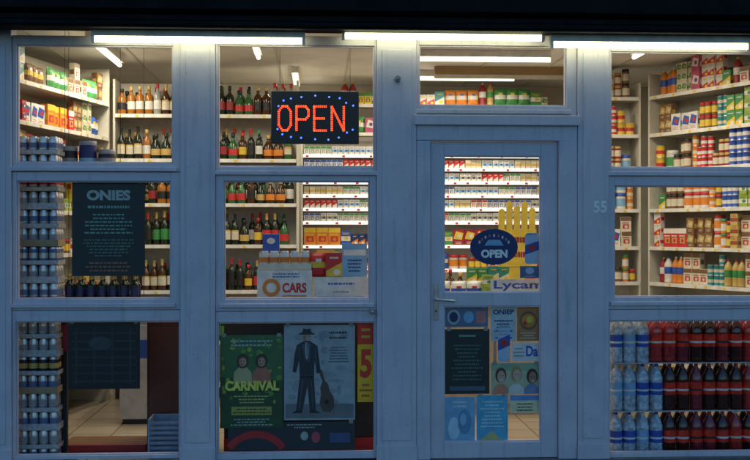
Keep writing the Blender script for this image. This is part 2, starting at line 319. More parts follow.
for nm,c,c2,c3,st,w,h,t,lab in [('tea_carton',green,white,yellow,0,.13,.17,.08,'green and white tea carton'),('tea_carton',pink,white,purple,1,.12,.19,.08,'pink carton with white patch'),('food_carton',red,yellow,white,2,.14,.2,.07,'red and yellow food carton'),('food_carton',yellow,red,white,0,.12,.18,.07,'yellow food carton with red band'),
      ('cereal_carton',orange,yellow,red,3,.15,.22,.07,'orange cereal carton'),('food_carton',white,blue,red,1,.13,.2,.07,'white carton with blue patch'),('tea_carton',green,yellow,white,2,.11,.16,.07,'green carton with yellow corner'),('biscuit_carton',cream,brown,red,3,.12,.17,.07,'cream biscuit carton'),
      ('food_carton',blue,white,yellow,0,.12,.18,.07,'blue carton with white band'),('cereal_carton',red,white,gold,3,.13,.21,.07,'red carton with white top'),('biscuit_carton',brown,gold,cream,1,.11,.16,.07,'brown biscuit carton with gold patch'),('food_carton',teal,white,yellow,2,.12,.17,.07,'teal and white carton'),
      ('biscuit_carton',white,red,yellow,2,.1,.13,.07,'white and red biscuit carton'),('tea_carton',lime,white,green,0,.11,.13,.07,'lime green tea carton'),('cereal_carton',darkred,yellow,white,1,.14,.2,.06,'dark red cereal carton'),('food_carton',navy,orange,white,2,.09,.14,.07,'navy and orange food carton'),('food_carton',gold,brown,red,0,.1,.12,.07,'gold coloured food carton'),
      ('biscuit_carton',cream,green,gold,1,.08,.11,.06,'small cream and green carton'),('food_carton',red,navy,cream,0,.08,.1,.06,'small red and navy carton'),('tea_carton',yellow,green,brown,3,.09,.15,.06,'yellow and green tea carton')]:
    addp('carton',nm,carton(w,h,t,c,c2,c3,st),w,h,t,lab+' on a shop shelf','food carton',SP)
for c1,c2,r,h,lab in [(red,white,.037,.11,'red and white food tin'),(green,yellow,.037,.11,'green and yellow food tin'),(blue,white,.045,.13,'blue and white tin'),(yellow,red,.05,.14,'yellow and red tin'),(white,red,.05,.15,'white and red milk powder tin'),(teal,cream,.037,.11,'teal food tin'),(orange,cream,.04,.12,'orange food tin'),(darkred,gold,.037,.1,'dark red food tin with gold band')]:
    addp('tin','food_tin',tin(h,r,c1,c2),2*r,h,2*r,lab+' on a shop shelf','tin',SP)
for c,l,ld,r,h,lab in [(brown,yellow,red,.035,.13,'coffee jar with yellow label and red lid'),(orange,white,green,.035,.14,'orange sauce jar with green lid'),(darkred,cream,gold,.036,.13,'red sauce jar with gold lid'),(gold,white,yellow,.035,.12,'honey coloured jar with yellow lid'),(white,lblue,blue,.055,.17,'white plastic tub with blue lid'),(white,orange,red,.055,.16,'white plastic tub with red lid'),(white,green,white,.065,.2,'large white powder tub with green label'),(brown,cream,black,.04,.15,'brown sauce jar with black lid')]:
    addp('jar','food_jar',jar(h,r,c,l,ld),2*r,h,2*r,lab+' on a shop shelf','jar',.92)
for c,c2,c3,w,h,lab in [(red,yellow,white,.15,.2,'red crisp packet'),(yellow,red,white,.15,.2,'yellow crisp packet'),(blue,white,yellow,.14,.2,'blue snack packet'),(green,white,yellow,.15,.21,'green crisp packet'),(white,blue,red,.16,.2,'white sugar packet'),(orange,white,blue,.14,.19,'orange snack packet'),(brown,yellow,white,.14,.19,'brown sweets packet')]:
    addp('packet','snack_packet',packet(w,h,.07,c,c2,c3),w,h,.07,lab+' standing on a shop shelf','snack packet',SP)
for g,l,cp,h,r,lab in [(white,blue,blue,.26,.045,'white detergent bottle with blue label'),(clearb,white,blue,.28,.042,'clear water bottle with blue cap'),(gold,green,red,.25,.04,'cooking oil bottle with green label'),(orange,blue,white,.26,.042,'orange squash bottle'),(clearb,lblue,white,.27,.045,'clear bottle with pale blue label'),(darkred,white,yellow,.25,.042,'dark red cordial bottle')]:
    addp('plastic','plastic_bottle',bottle(h,r,g,l,cp,'soda'),2*r,h,2*r,lab+' on a shop shelf','plastic bottle',.96)
for c,c2,c3,st,lab in [(white,red,red,3,'white and red cigarette pack'),(white,blue,blue,3,'white and blue cigarette pack'),(cream,gold,gold,0,'cream and gold cigarette pack'),(red,white,white,2,'red cigarette pack'),(white,lblue,blue,0,'white and pale blue cigarette pack'),(white,green,grey,3,'white and green cigarette pack'),(white,grey,black,0,'white and grey cigarette pack')]:
    addp('cig','cigarette_pack',carton(.055,.087,.024,c,c2,c3,st),.055,.087,.024,lab+' in the tobacco display','cigarette pack')
for c1,c2,lab in [(C(.1,.14,.25),silver,'blue and silver beer can'),(silver,C(.12,.16,.3),'silver beer can with blue band'),(silver,grey,'silver and grey beer can'),(black,gold,'black and gold beer can'),(silver,red,'silver beer can with red band')]:
    addp('can','drink_can',can(c1,c2),.0655,.118,.0655,lab+' in a stacked tray','drink can')
def put(it,x,y,z,rot,group,label=None,s=1.0):
    name,me,w,h,t,lab,cat=it
    o=bpy.data.objects.new(name,me); COL.objects.link(o); o.location=(x,y,z); o.rotation_euler=(0,0,rot+R.gauss(0,.07)); o.scale=(s,s,s)
    o['label']=label or lab; o['category']=cat; o['group']=group; return o
def fill(axis,a,b_,front,z,facing,keys,maxh,group,gapp=.03,blk=(2,5),stack=False,jit=0.0,push=.03):
    rot={'-y':0,'+x':math.pi/2,'-x':-math.pi/2}[facing]
    p=a; last=None
    while p<b_-.04:
        it=R.choice([i for k in keys for i in LIB[k] if i[3]<=maxh and i is not last]); last=it
        st=1
        if stack and it[0] not in ('snack_packet','plastic_bottle','wine_bottle','spirit_bottle'): st=max(1,int((maxh+.02)//it[3]))
        for n in range(R.randint(*blk)):
            w=it[2]*(1.02 if it[0]!='cigarette_pack' else 1.06)
            if p+w>b_: break
            s=1+R.uniform(-jit,jit*.3)
            c=p+w/2; oo=it[4]/2+R.uniform(.004,push)
            top=z
            for k in range(st if R.random()<.8 else max(1,st-1)):
                zz=z+.0005+k*(it[3]+.0005); top=zz+it[3]
                if facing=='-y': put(it,c,front+oo,zz,rot,group,s=s if st==1 else 1)
                elif facing=='+x': put(it,front-oo,c,zz,rot,group)
                else: put(it,front+oo,c,zz,rot,group)
            p+=w
        if p+min(i[2] for k in keys for i in LIB[k])>b_: break
        if R.random()<gapp: p+=.04
        p+=.002
def unit(name,x0,x1,y0,y1,levels,facing,label,top,back=shelfm,strip=yellow,cat='shelving unit',edge=white,backp=True):
    U=empty(name,((x0+x1)/2,(y0+y1)/2,.007),label,cat)
    if backp:
        m=MB()
        if facing=='-y': m.box(x0,x1,y1-.02,y1,.007,top,back)
        elif facing=='+x': m.box(x0,x0+.02,y0,y1,.007,top,back)
        else: m.box(x1-.02,x1,y0,y1,.007,top,back)
        m.obj('back_panel',parent=U)
    for lv in levels:
        m=MB()
        if facing=='-y': m.box(x0+.021,x1-.021,y0,y1-.021,lv-.02,lv,shelfm); m.box(x0+.021,x1-.021,y0-.008,y0-.0005,lv-.032,lv+.002,edge)
        elif facing=='+x': m.box(x0+.021,x1,y0+.021,y1-.021,lv-.02,lv,shelfm); m.box(x1+.0005,x1+.008,y0+.021,y1-.021,lv-.032,lv+.002,edge)
        else: m.box(x0,x1-.021,y0+.021,y1-.021,lv-.02,lv,shelfm); m.box(x0-.008,x0-.0005,y0+.021,y1-.021,lv-.032,lv+.002,edge)
        if facing=='-y':
            p=x0+.05
            while p<x1-.08: m.q(p,p+.03,lv-.029,lv-.008,y0-.009,strip); p+=R.uniform(.12,.4)
        else:
            p=y0+.05; X=x1+.009 if facing=='+x' else x0-.009
            while p<y1-.08:
                q=[(X,p,lv-.029),(X,p+.03,lv-.029),(X,p+.03,lv-.008),(X,p,lv-.008)]; m.face(q if facing=='+x' else q[::-1],strip); p+=R.uniform(.12,.4)
        m.obj('shelf',parent=U)
    if backp:
      for e in (0,1):
        m=MB()
        if facing=='-y':
            x=x0 if e==0 else x1-.02; m.box(x,x+.02,y0+.01,y1-.0205,.007,top,shelfm)
        else:
            y=y0 if e==0 else y1-.02; m.box(x0 if facing=='-x' else x0+.0205,x1-.0205 if facing=='-x' else x1,y,y+.02,.007,top if e==1 else .1,shelfm)
        m.obj('upright',parent=U)
    return U
def XD(px,d): return W(px,230,d)[0]
bx0,bx1=-2.3,-.56
blev=[2.69,2.27,1.85,1.46,1.03]
unit('shelving_unit',bx0,bx1,2.98,3.32,blev+[.55,.15],'-y','cream wall shelving unit stocked with wine and spirit bottles',3.02)
for i,l in enumerate(blev+[.55]):
    fill('x',bx0+.03,bx1-.03,2.99,l,'-y',['bottle'],.33,'bottles on the back shelves',blk=(1,3),jit=.08,gapp=.05)
    if i<5: fill('x',bx0+.05,bx1-.05,3.14,l,'-y',['bottle'],.33,'bottles on the back shelves',blk=(1,3),jit=.08)
before={o.name for o in COL.objects}
llev=[2.78,2.46,2.12,1.76,1.4,1.04,.66,.28]
unit('shelving_unit',-2.71,-2.32,.75,2.93,llev,'+x','cream wall shelving unit stocked with bright food cartons',3.1)
for i,l in enumerate(llev): fill('y',.78,2.88,-2.33,l,'+x',[['carton','carton','packet'],['carton','packet'],['carton','jar'],['carton'],['tin','jar'],['carton'],['carton'],['jar']][i],.30,'groceries on the side shelves',stack=i<4,blk=(1,3),gapp=.01,push=.05)
turn(before,-2.32,2.93,-13.5)
before={o.name for o in COL.objects}
rlev=[2.88,2.52,2.17,1.8,1.44,1.1,.72,.35]
unit('shelving_unit',2.8,3.19,1.0,2.95,rlev,'-x','cream wall shelving unit stocked with groceries and tubs',3.1)
for i,l in enumerate(rlev[:7]): fill('y',1.04,2.9,2.81,l,'-x',[['plastic','plastic','carton'],['jar','tin','carton'],['tin','jar','plastic'],['jar','jar','carton','tin'],['packet','jar','carton'],['carton','tin','plastic'],['carton','tin']][i],.31,'groceries on the side shelves',stack=i<6,blk=(1,3),gapp=.01,push=.05)
turn(before,2.8,2.95,25)
rb0,rb1=XD(577,3),2.74
unit('shelving_unit',rb0,rb1,2.98,3.3,rlev,'-y','narrow cream shelving unit of tins and jars',3.02)
for i,l in enumerate(rlev[:6]): fill('x',rb0+.03,rb1-.03,2.99,l,'-y',[['jar','plastic'],['tin','jar'],['jar','plastic'],['tin','jar','packet'],['carton','tin'],['jar']][i],.31,'groceries on the back shelves',stack=True,blk=(1,2))
gx0,gx1=XD(301,4),XD(556,4)
glev=[2.39-.14*i for i in range(6)]
unit('tobacco_display',gx0,gx1,4.0,4.25,glev+[1.44,1.19],'-y','white tobacco display with rows of cigarette packs behind the counter',2.55,back=white,strip=red,cat='tobacco display',edge=stripm)
for l in glev: fill('x',gx0+.03,gx1-.03,4.005,l,'-y',['cig'],.1,'cigarette packs in the display',blk=(3,8),gapp=0)
fill('x',gx0+.03,gx1-.03,4.005,1.44,'-y',['carton','tin'],.2,'groceries on the back shelves',blk=(1,3),stack=True); fill('x',gx0+.03,gx1-.03,4.005,1.19,'-y',['carton','jar','packet'],.2,'groceries on the back shelves',blk=(1,3),stack=True)
unit('high_shelf',gx0,gx1,4.0,4.3,[2.62,2.92],'-y','high cream shelf of boxed goods over the tobacco display',3.15,cat='shelf',backp=False)
for l in (2.62,2.92): fill('x',gx0+.03,gx1-.03,4.02,l,'-y',['carton','packet','tin','plastic'],.24,'groceries on the back shelves',blk=(1,3),stack=l<2.8)
a,b_=XD(435,3.2),XD(572,3.2); zz=W(500,77,3.2)[1]
m=MB(); m.box(a,b_+.4,3.2,3.3,zz,zz+.13,M('pale_wood_beam',(.35,.22,.1),rough=.6,scale=5)); m.box(a,b_+.4,3.19,3.1995,zz-.02,zz+.02,shelfm); m.obj('ceiling_beam',parent=room)
ctr=empty('shop_counter',(.8,2.2,.007),'wooden shop counter with cream top','counter'); m=MB()
m.box(-.35,2.05,2.0,2.5,.007,.95,M('counter_laminate',(.4,.33,.24),rough=.4)); m.box(-.3,2.0,1.99,1.9995,.1,.85,M('counter_panel',(.42,.36,.28),rough=.4)); m.obj('counter_body',parent=ctr)
m=MB(); m.box(-.4,2.1,1.95,2.55,.951,.99,cream); m.obj('counter_top',parent=ctr,bevel=.004)
fill('x',-.3,1.15,2.0,.99,'-y',['packet','carton','jar'],.2,'goods on the counter',blk=(1,3),stack=True)
fill('x',-.3,2.0,2.3,.99,'-y',['plastic','carton','bottle'],.3,'goods on the counter',blk=(1,3),stack=True)
m=MB(); a,b_,z0,z1=XZ(498,536,201,250,2.1); w=(b_-a)/5; zs=z0+(z1-z0)*.42
for i,h in enumerate((.84,1.0,.9,1.0,.86)):
    xx=a+i*w; m.box(xx+.006,xx+w-.008,2.09,2.11,zs,z0+(z1-z0)*h-.02,yellow); m.ell(xx+w*.5-.001,z0+(z1-z0)*h-.022,w*.5-.007,.022,2.0905,yellow,14)
m.box(a,b_,2.085,2.115,1.28,zs,yellow); m.box(a+.1,b_-.1,2.09,2.11,.991,1.2795,yellow); m.box(a+.04,b_-.04,2.1105,2.18,.991,1.01,yellow); m.lines(a+.03,b_-.03,1.33,zs-.02,2,2.083,darkred)
m.obj('lighter_display','yellow cardboard display with tall tabs standing on the counter','display stand')
# ---------------------------------------------------------------- left low area
fz=empty('chest_freezer',(-1.65,2.2,.007),'white chest freezer with sliding glass lid','freezer')
m=MB(); m.box(-2.0,-1.5,1.7,2.9,.05,.82,C(.45,.46,.48)); m.box(-1.98,-1.52,1.72,2.88,.007,.05,black); m.q(-1.95,-1.55,.55,.7,1.698,blue); m.box(-1.5,-1.494,1.75,2.85,.12,.7,grey); m.obj('freezer_body',parent=fz,bevel=.02)
m=MB(); m.box(-1.99,-1.51,1.71,2.89,.821,.85,silver); m.box(-1.97,-1.53,1.74,2.3,.851,.857,lblue); m.box(-1.97,-1.53,2.28,2.86,.858,.864,lblue); m.obj('freezer_lid',parent=fz)
x0=W(17.5,0,.17)[0]; film=M('shrink_film_grey',(.42,.43,.46),rough=.25,var=.25,scale=40)
for lay in range(18):
    z=.008+lay*.1235
    it=LIB['can'][[0,2,1,2,1,3,2,2,1,1,2,0,2,1,2,4,2,1][lay]]
    m=MB(); xa,xb,ya,yb=x0-.003,x0+4*.067+.003,.155,.155+3*.067+.006
    m.box(xa,xb,ya,yb,z,z+.003,cardb); tm=film if lay%4 else cardb
    for q in ((xa,xb,ya,ya+.002),(xa,xb,yb-.002,yb),(xa,xa+.002,ya+.002,yb-.002),(xb-.002,xb,ya+.002,yb-.002)): m.box(q[0],q[1],q[2],q[3],z+.003,z+(.03 if lay%2 else .045),tm)
    dx=R.uniform(-.004,.004); m.v=[(x+dx,y,zz) for x,y,zz in m.v]
    m.obj('cardboard_tray','shallow film wrapped tray of drink cans in a tall stack','tray','stacked can trays')
    for i in range(4):
        for k in range(3): put(it,x0+dx+(i+.5)*.067,ya+.004+(k+.5)*.067,z+.0035,R.uniform(0,6),'drink cans in the stack')
def hang(px0,px1,zt,lab,yy=(.34,.56)):
    hs=empty('hanging_shelf',(W((px0+px1)/2,0,.45)[0],.45,zt-.015),lab,'shelf')
    a,b_,_,_=XZ(px0,px1,0,10,.45)
    m=MB(); m.box(a,b_,yy[0],yy[1],zt-.015,zt,black); m.obj('shelf_board',parent=hs)
    for x in (a+.01,b_-.01):
        m=MB(); m.rod((x,yy[1]-.01,zt+.001),(x,yy[1]-.01,ZC),.002,black,6); m.obj('shelf_wire',parent=hs)
    return a,b_
hang(60,119,1.98,'thin black shelf hung on wires in the window')
zt=W(105,299,.4)[1]
a,b_=hang(64,143,zt,'low black hanging shelf of dark bottles in the window')
itb=('beer_bottle',bottle(.17,.03,darkglass,navy,gold,'wine').mesh('beer_bottle'),.06,.17,.06,'small dark beer bottle on the hanging shelf','bottle')
for i in range(7):
    for k in range(2): put(itb,a+.05+i*.075,.38+k*.08,zt,0,'beer bottles on the hanging shelf')
for i,(px,mt,hh) in enumerate(((69,black,.2),(88,navy,.24),(107,black,.18))):
    m=MB(); x=W(px,0,.45)[0]; r=.062
    m.lathe(x,.45,1.981,[(r*.88,0,mt),(r,.02,mt),(r,.06,grey if i!=1 else lblue),(r,.12,mt),(r*.95,hh-.03,grey),(r*.97,hh-.02,grey),(r*.97,hh,grey)],18); m.obj('plastic_tub','dark plastic tub with grey lid on the hanging shelf','tub','tubs in the window')
m=MB(); a,b_,z0,z1=XZ(60,146,437,462,.62); m.box(a,b_,.62,.66,.007,.06,darkred); m.box(a,b_,.6601,1.0,.007,.05,brown); m.obj('floor_display_base','low red edged display base on the shop floor','display base',bevel=.003)
m=MB(); a,b_,z0,z1=XZ(61,67,322,450,.3); m.box(a,b_,.3,.34,.02,z1,black); m.box(a-.05,b_+.05,.24,.4,.007,.02,black); m.box(a-.01,b_+.06,.29,.2995,z1-.2,z1-.02,darkred); m.obj('sign_post','slim dark floor post with a small red plate','post')
a,b_,z0,z1=XZ(147,186,322,460,.55)
cab=empty('tall_cabinet',((a+b_)/2,.8,.007),'dark maroon cabinet with panelled front','cabinet')
mar=M('maroon_laminate',(.09,.025,.02),rough=.4)
m=MB(); m.box(a,b_,.55,1.0,.007,z1,mar); m.obj('cabinet_body',parent=cab,bevel=.004)
m=MB(); m.box(a+.02,b_-.02,.54,.5495,.1,z1-.04,M('maroon_panel',(.12,.035,.025),rough=.35)); m.obj('cabinet_door',parent=cab,bevel=.003)
cb=C(.22,.3,.42)
m=MB(); a,b_,z0,z1=XZ(148,180,407,452,.2); z1-=z0-.008; z0=.008
for i in range(9):
    t=z0+(z1-z0)*i/9; m.box(a,b_,.2,.21,t,t+(z1-z0)/9*.5,cb)
for x in (a,b_-.012): m.box(x,x+.012,.2101,.42,z0,z1,cb); m.box(x,x+.012,.19,.1999,z0,z1,cb)
m.box(a+.012,b_-.012,.2101,.42,z0,z0+.01,cb); m.box(a+.012,b_-.012,.41,.42,z0+.0101,z1,cb)
m.obj('slatted_crate','blue grey slatted plastic crate on the floor','crate')
# ---------------------------------------------------------------- bay 2 window display
a,b_,z0,z1=XZ(224,357,300,460,.3)
dc=empty('display_cabinet',((a+b_)/2,.5,.007),'dark window display cabinet with red base','cabinet')
zt=W(300,300.5,.3)[1]; b2=W(374,0,.3)[0]
m=MB(); m.box(a,b2,.3,.75,.16,zt-.025,M('dark_brown_board',(.035,.028,.03),rough=.5)); m.obj('cabinet_body',parent=dc,bevel=.003)
m=MB(); m.box(a,b2,.285,.76,zt-.0245,zt,mar); m.obj('cabinet_top',parent=dc,bevel=.003)
m=MB(); m.box(a,b2,.29,.74,.007,.159,red); m.obj('cabinet_base',parent=dc)
def case(px0,px1,py0,py1,d,dep,fn,name,label,mat=white):
    a,b_,z0,z1=XZ(px0,px1,py0,py1,d); h=z1-z0; m=MB(); m.box(a,b_,d,d+dep,zt+.001,zt+.001+h,mat); fn(m,a,b_,zt+.001,zt+.001+h,d-.0015); m.box((a+b_)/2-.02,(a+b_)/2+.02,d+.001,d+dep-.001,zt+h+.0012,zt+h+.0018,cardb)
    m.obj(name,label,'box',bevel=.002); return a,b_,zt+.001+h
def f1(m,a,b_,z0,z1,y):
    w=b_-a;h=z1-z0; m.ring(a+w*.26,z0+h*.42,h*.17,h*.3,y,orange,20,0,6.283); m.text('CARS',a+w*.46,a+w*.9,z0+h*.25,z0+h*.58,y,red,.04); m.lines(a+w*.2,a+w*.85,z0+h*.74,z0+h*.93,2,y,blue); m.q(a+w*.46,a+w*.9,z0+h*.12,z0+h*.17,y,orange)
A1=case(257,312,269,299,.32,.3,f1,'cardboard_box','white cardboard case with orange ring and red lettering')
def f2(m,a,b_,z0,z1,y):
    w=b_-a;h=z1-z0; m.lines(a+w*.1,a+w*.9,z0+h*.62,z0+h*.82,1,y,blue); m.q(a+w*.06,a+w*.94,z0+h*.1,z0+h*.16,y,lblue); m.lines(a+w*.3,a+w*.7,z0+h*.28,z0+h*.45,1,y,grey)
A2=case(314,368,276,299,.32,.3,f2,'cardboard_box','plain white cardboard case on the cabinet')
it2=('drink_can',can(white,orange).mesh('drink_can'),.0655,.118,.0655,'white and orange drink can on the cardboard case','drink can')
m=MB(); m.box(A1[0]+.005,A1[1]-.005,.33,.55,A1[2]+.002,A1[2]+.012,cardb); m.box(A1[0]+.005,A1[1]-.005,.327,.3299,A1[2]+.002,A1[2]+.045,cream); m.obj('cardboard_tray','shallow cardboard tray of cans on the white case','tray')
for i in range(5):
    for k in range(2): put(it2,A1[0]+.045+i*.072,.37+k*.07,A1[2]+.0125,0,'drink cans on the case')
for i,(k,j) in enumerate((('packet',0),('packet',5),('carton',2),('packet',1),('carton',3),('carton',4),('packet',3))):
    put(LIB[k][j],A2[0]+.03+(i%4)*.052,.36+.08*(i//4)+.02*(i%2),A2[2]+.001,R.uniform(-.2,.2),'snacks on the window display','bright snack pack standing on the white case')
m=MB(); a,b_,z0,z1=XZ(342,367,241,274,.34); m.box(a,b_,.34,.36,A2[2]+.001,A2[2]+.001+z1-z0,lblue); m.q(a+.01,b_-.01,A2[2]+.15,A2[2]+.19,.3385,white); m.lines(a+.02,b_-.02,A2[2]+.03,A2[2]+.13,4,.3385,navy); m.obj('leaflet_holder','pale blue leaflet holder standing on the white case','leaflet holder')
m=MB(); a,b_,z0,z1=XZ(262,279,234,250,.5); m.box(a,b_,.58,.66,A1[2]+.003,z1,blue); m.ell((a+b_)/2,z1-.05,.03,.022,.5785,white); m.obj('small_carton','small blue carton behind the cans on the case','carton',bevel=.003)
# ---------------------------------------------------------------- posters
def poster(x0,x1,y0,y1,d,base,fn,label,cat='poster',name='poster'):
    a,b_,z0,z1=XZ(x0,x1,y0,y1,d); m=MB(); m.box(a,b_,d,d+.001,z0,z1,base); fn(m,a,b_,z0,z1,b_-a,z1-z0,d-.001)
    if x1-x0>30:
        for tx in (a+.012,b_-.04): m.q(tx,tx+.028,z1-.012,z1+.012,d-.0035,C(.3,.29,.25))
    return m.obj(name,label,cat)
pk=C(.02,.026,.027); pt=C(.18,.38,.3); fade=C(.4,.46,.43)
def pO(m,a,b_,z0,z1,w,h,y):
    m.text('ONIES',a+w*.2,a+w*.8,z1-h*.2,z1-h*.09,y,fade,.05); m.lines(a+w*.18,a+w*.82,z1-h*.3,z1-h*.23,1,y,pt)
    rr=random.Random(3)
    m.lines(a+w*.15,a+w*.85,z1-h*.56,z1-h*.33,6,y,pt,rr); m.lines(a+w*.12,a+w*.88,z1-h*.8,z1-h*.6,6,y,C(.1,.2,.16),rr); m.lines(a+w*.1,a+w*.9,z0+h*.04,z0+h*.16,3,y,C(.4,.14,.08),rr)
poster(72,145,181.5,276,.04,pk,pO,'dark poster with pale green lettering taped inside the window')
def pL(m,a,b_,z0,z1,w,h,y):
    for i in range(7): m.q(a+w*.06,a+w*.94,z0+h*(.1+.12*i),z0+h*(.1+.12*i)+h*.03,y,C(.03,.036,.045))
    for i in range(4): m.q(a+w*(.1+.25*i),a+w*(.1+.25*i)+w*.03,z0+h*.08,z0+h*.92,y-.0005,C(.03,.036,.045))
    m.ell(a+w*.45,z0+h*.68,w*.16,h*.1,y-.001,C(.05,.06,.07))
poster(68,140,322,389,.04,C(.012,.014,.018),pL,'dark poster with a faint lattice pattern inside the window')
skin=C(.5,.3,.2)
def pF(m,a,b_,z0,z1,w,h,y):
    rr=random.Random(5)
    m.poly([(a,z0+h*.55),(b_,z0+h*.5),(b_,z1),(a,z1)],y+.0003,C(.06,.15,.05))
    for i in range(70): m.ell(a+rr.uniform(.04,.96)*w,z0+rr.uniform(.28,.97)*h,w*rr.uniform(.015,.05),h*rr.uniform(.008,.03),y+.00025-i*.000008,[C(.14,.3,.06),C(.36,.38,.06),C(.05,.13,.07),C(.09,.2,.05)][i%4],8)
    y-=.0006
    m.lines(a+w*.12,a+w*.88,z1-h*.13,z1-h*.04,2,y,fade,rr)
    for c in (.36,.66):
        m.poly([(a+w*(c-.15),z0+h*.48),(a+w*(c+.15),z0+h*.48),(a+w*(c+.14),z0+h*.6),(a+w*(c+.05),z0+h*.66),(a+w*(c-.05),z0+h*.66),(a+w*(c-.14),z0+h*.6)],y-.0002,C(.5,.4,.2) if c<.5 else C(.5,.16,.1))
        m.ell(a+w*c,z0+h*.72,w*.1,h*.08,y-.0004,C(.08,.04,.03),14); m.ell(a+w*c,z0+h*.71,w*.062,h*.052,y-.0006,C(.4,.22,.14),14); m.ell(a+w*(c+.02),z0+h*.715,w*.035,h*.04,y-.0007,skin,12); m.q(a+w*(c-.02),a+w*(c+.02),z0+h*.685,z0+h*.692,y-.0009,darkred)
        for e in (-.025,.025): m.ell(a+w*(c+e),z0+h*.72,w*.01,h*.006,y-.0009,black,8)
    m.text('CARNIVAL',a+w*.07,a+w*.95,z0+h*.385,z0+h*.505,y-.0011,C(.05,.06,.02),.06); m.text('CARNIVAL',a+w*.08,a+w*.94,z0+h*.4,z0+h*.51,y-.0014,C(.85,.72,.12),.05)
    m.lines(a+w*.2,a+w*.8,z0+h*.26,z0+h*.36,3,y,C(.6,.5,.15),rr)
    m.q(a+w*.18,a+w*.82,z0+h*.14,z0+h*.23,y,C(.4,.36,.08)); m.lines(a+w*.2,a+w*.8,z0+h*.15,z0+h*.22,2,y-.0003,black,rr); m.lines(a+w*.1,a+w*.9,z0+h*.02,z0+h*.11,3,y,fade,rr)
poster(220,283,335,428,.042,C(.03,.08,.03),pF,'green festival poster with two figures and yellow lettering')
def pM(m,a,b_,z0,z1,w,h,y):
    s=C(.03,.032,.04)
    P=lambda l:[(a+w*u,z0+h*v) for u,v in l]
    rr=random.Random(9)
    for i in range(60): m.ell(a+w*rr.uniform(.1,.9),z0+h*rr.uniform(.1,.92),w*rr.uniform(.03,.1),h*rr.uniform(.01,.05),y+.0009-i*.000008,[C(.31,.32,.33),C(.35,.36,.36),C(.27,.28,.3)][i%3],10)
    m.q(a+w*.02,b_-w*.02,z0+h*.02,z0+h*.17,y+.0003,C(.17,.18,.19))
    m.ell(a+w*.32,z0+h*.87,w*.055,h*.05,y,C(.3,.19,.13),14); m.ell(a+w*.335,z0+h*.865,w*.03,h*.035,y-.0001,C(.42,.28,.19),12)
    m.poly(P([(.2,.9),(.44,.9),(.42,.915),(.385,.92),(.37,.965),(.32,.957),(.27,.965),(.255,.92),(.22,.915)]),y-.0003,s)
    m.poly(P([(.27,.83),(.37,.83),(.47,.78),(.5,.6),(.52,.5),(.46,.49),(.43,.62),(.42,.45),(.22,.45),(.21,.62),(.17,.5),(.12,.51),(.15,.7),(.18,.79)]),y,s)
    m.poly(P([(.22,.455),(.42,.455),(.45,.1),(.36,.1),(.33,.36),(.26,.1),(.17,.1)]),y,s)
    m.poly(P([(.17,.1),(.26,.1),(.25,.075),(.1,.075)]),y-.0002,black); m.poly(P([(.36,.1),(.45,.1),(.52,.075),(.36,.075)]),y-.0002,black)
    m.poly(P([(.3,.82),(.34,.82),(.345,.68),(.32,.63),(.295,.68)]),y-.0004,C(.4,.42,.42)); m.poly(P([(.315,.82),(.33,.82),(.328,.68),(.32,.66)]),y-.0006,black)
    m.poly(P([(.25,.8),(.29,.8),(.31,.62),(.3,.6)]),y-.0004,C(.08,.08,.1)); m.poly(P([(.39,.8),(.35,.8),(.335,.62),(.35,.6)]),y-.0004,C(.08,.08,.1))
    for u in (.2,.43): m.poly(P([(u,.78),(u+.02,.78),(u+.03,.55),(u+.015,.55)]),y-.0004,C(.06,.065,.08))
    m.poly(P([(.25,.43),(.28,.43),(.23,.12),(.2,.12)]),y-.0004,C(.06,.065,.08)); m.poly(P([(.37,.43),(.39,.43),(.42,.12),(.4,.12)]),y-.0004,C(.06,.065,.08))
    m.poly(P([(.5,.52),(.535,.53),(.57,.42),(.62,.38),(.64,.31),(.7,.24),(.71,.14),(.65,.08),(.55,.09),(.5,.17),(.52,.27),(.51,.34),(.54,.41),(.5,.48)]),y-.0003,C(.1,.06,.05))
    m.ell(a+w*.6,z0+h*.19,w*.03,h*.025,y-.0005,black)
    m.lines(a+w*.56,a+w*.96,z0+h*.84,z0+h*.95,2,y,s,random.Random(4)); m.lines(a+w*.6,a+w*.94,z0+h*.6,z0+h*.78,6,y,C(.08,.09,.12),random.Random(8))
poster(284,355,325,420,.04,C(.37,.39,.4),pM,'pale grey poster of a suited figure carrying a case')
def pB(m,a,b_,z0,z1,w,h,y):
    m.ring(a+w*.22,z0-h*.6,h*1.05,h*1.3,y,red,24,.62,2.5); m.ell(a+w*.6,z0+h*.5,w*.03,h*.16,y,fade); m.ell(a+w*.69,z0+h*.45,w*.035,h*.2,y-.0003,C(.5,.08,.1)); m.q(a+w*.8,a+w*.96,z0+h*.25,z0+h*.6,y,C(.06,.09,.2)); m.lines(a+w*.45,a+w*.75,z0+h*.76,z0+h*.95,2,y,fade)
poster(228,355,422,450,.05,C(.03,.032,.045),pB,'dark landscape poster with a curved red shape')
def pY(m,a,b_,z0,z1,w,h,y):
    m.q(a,b_,z0+h*.72,z1,y,C(.8,.04,.02)); m.lines(a+w*.1,a+w*.9,z0+h*.78,z0+h*.95,2,y-.0004,yellow); m.text('5',a+w*.15,a+w*.85,z0+h*.3,z0+h*.66,y,C(.8,.04,.02),.04); m.lines(a+w*.1,a+w*.9,z0+h*.05,z0+h*.25,3,y,red)
poster(357.5,374,322,402,.05,C(1,.5,.02),pY,'yellow price poster with a big red number inside the window')
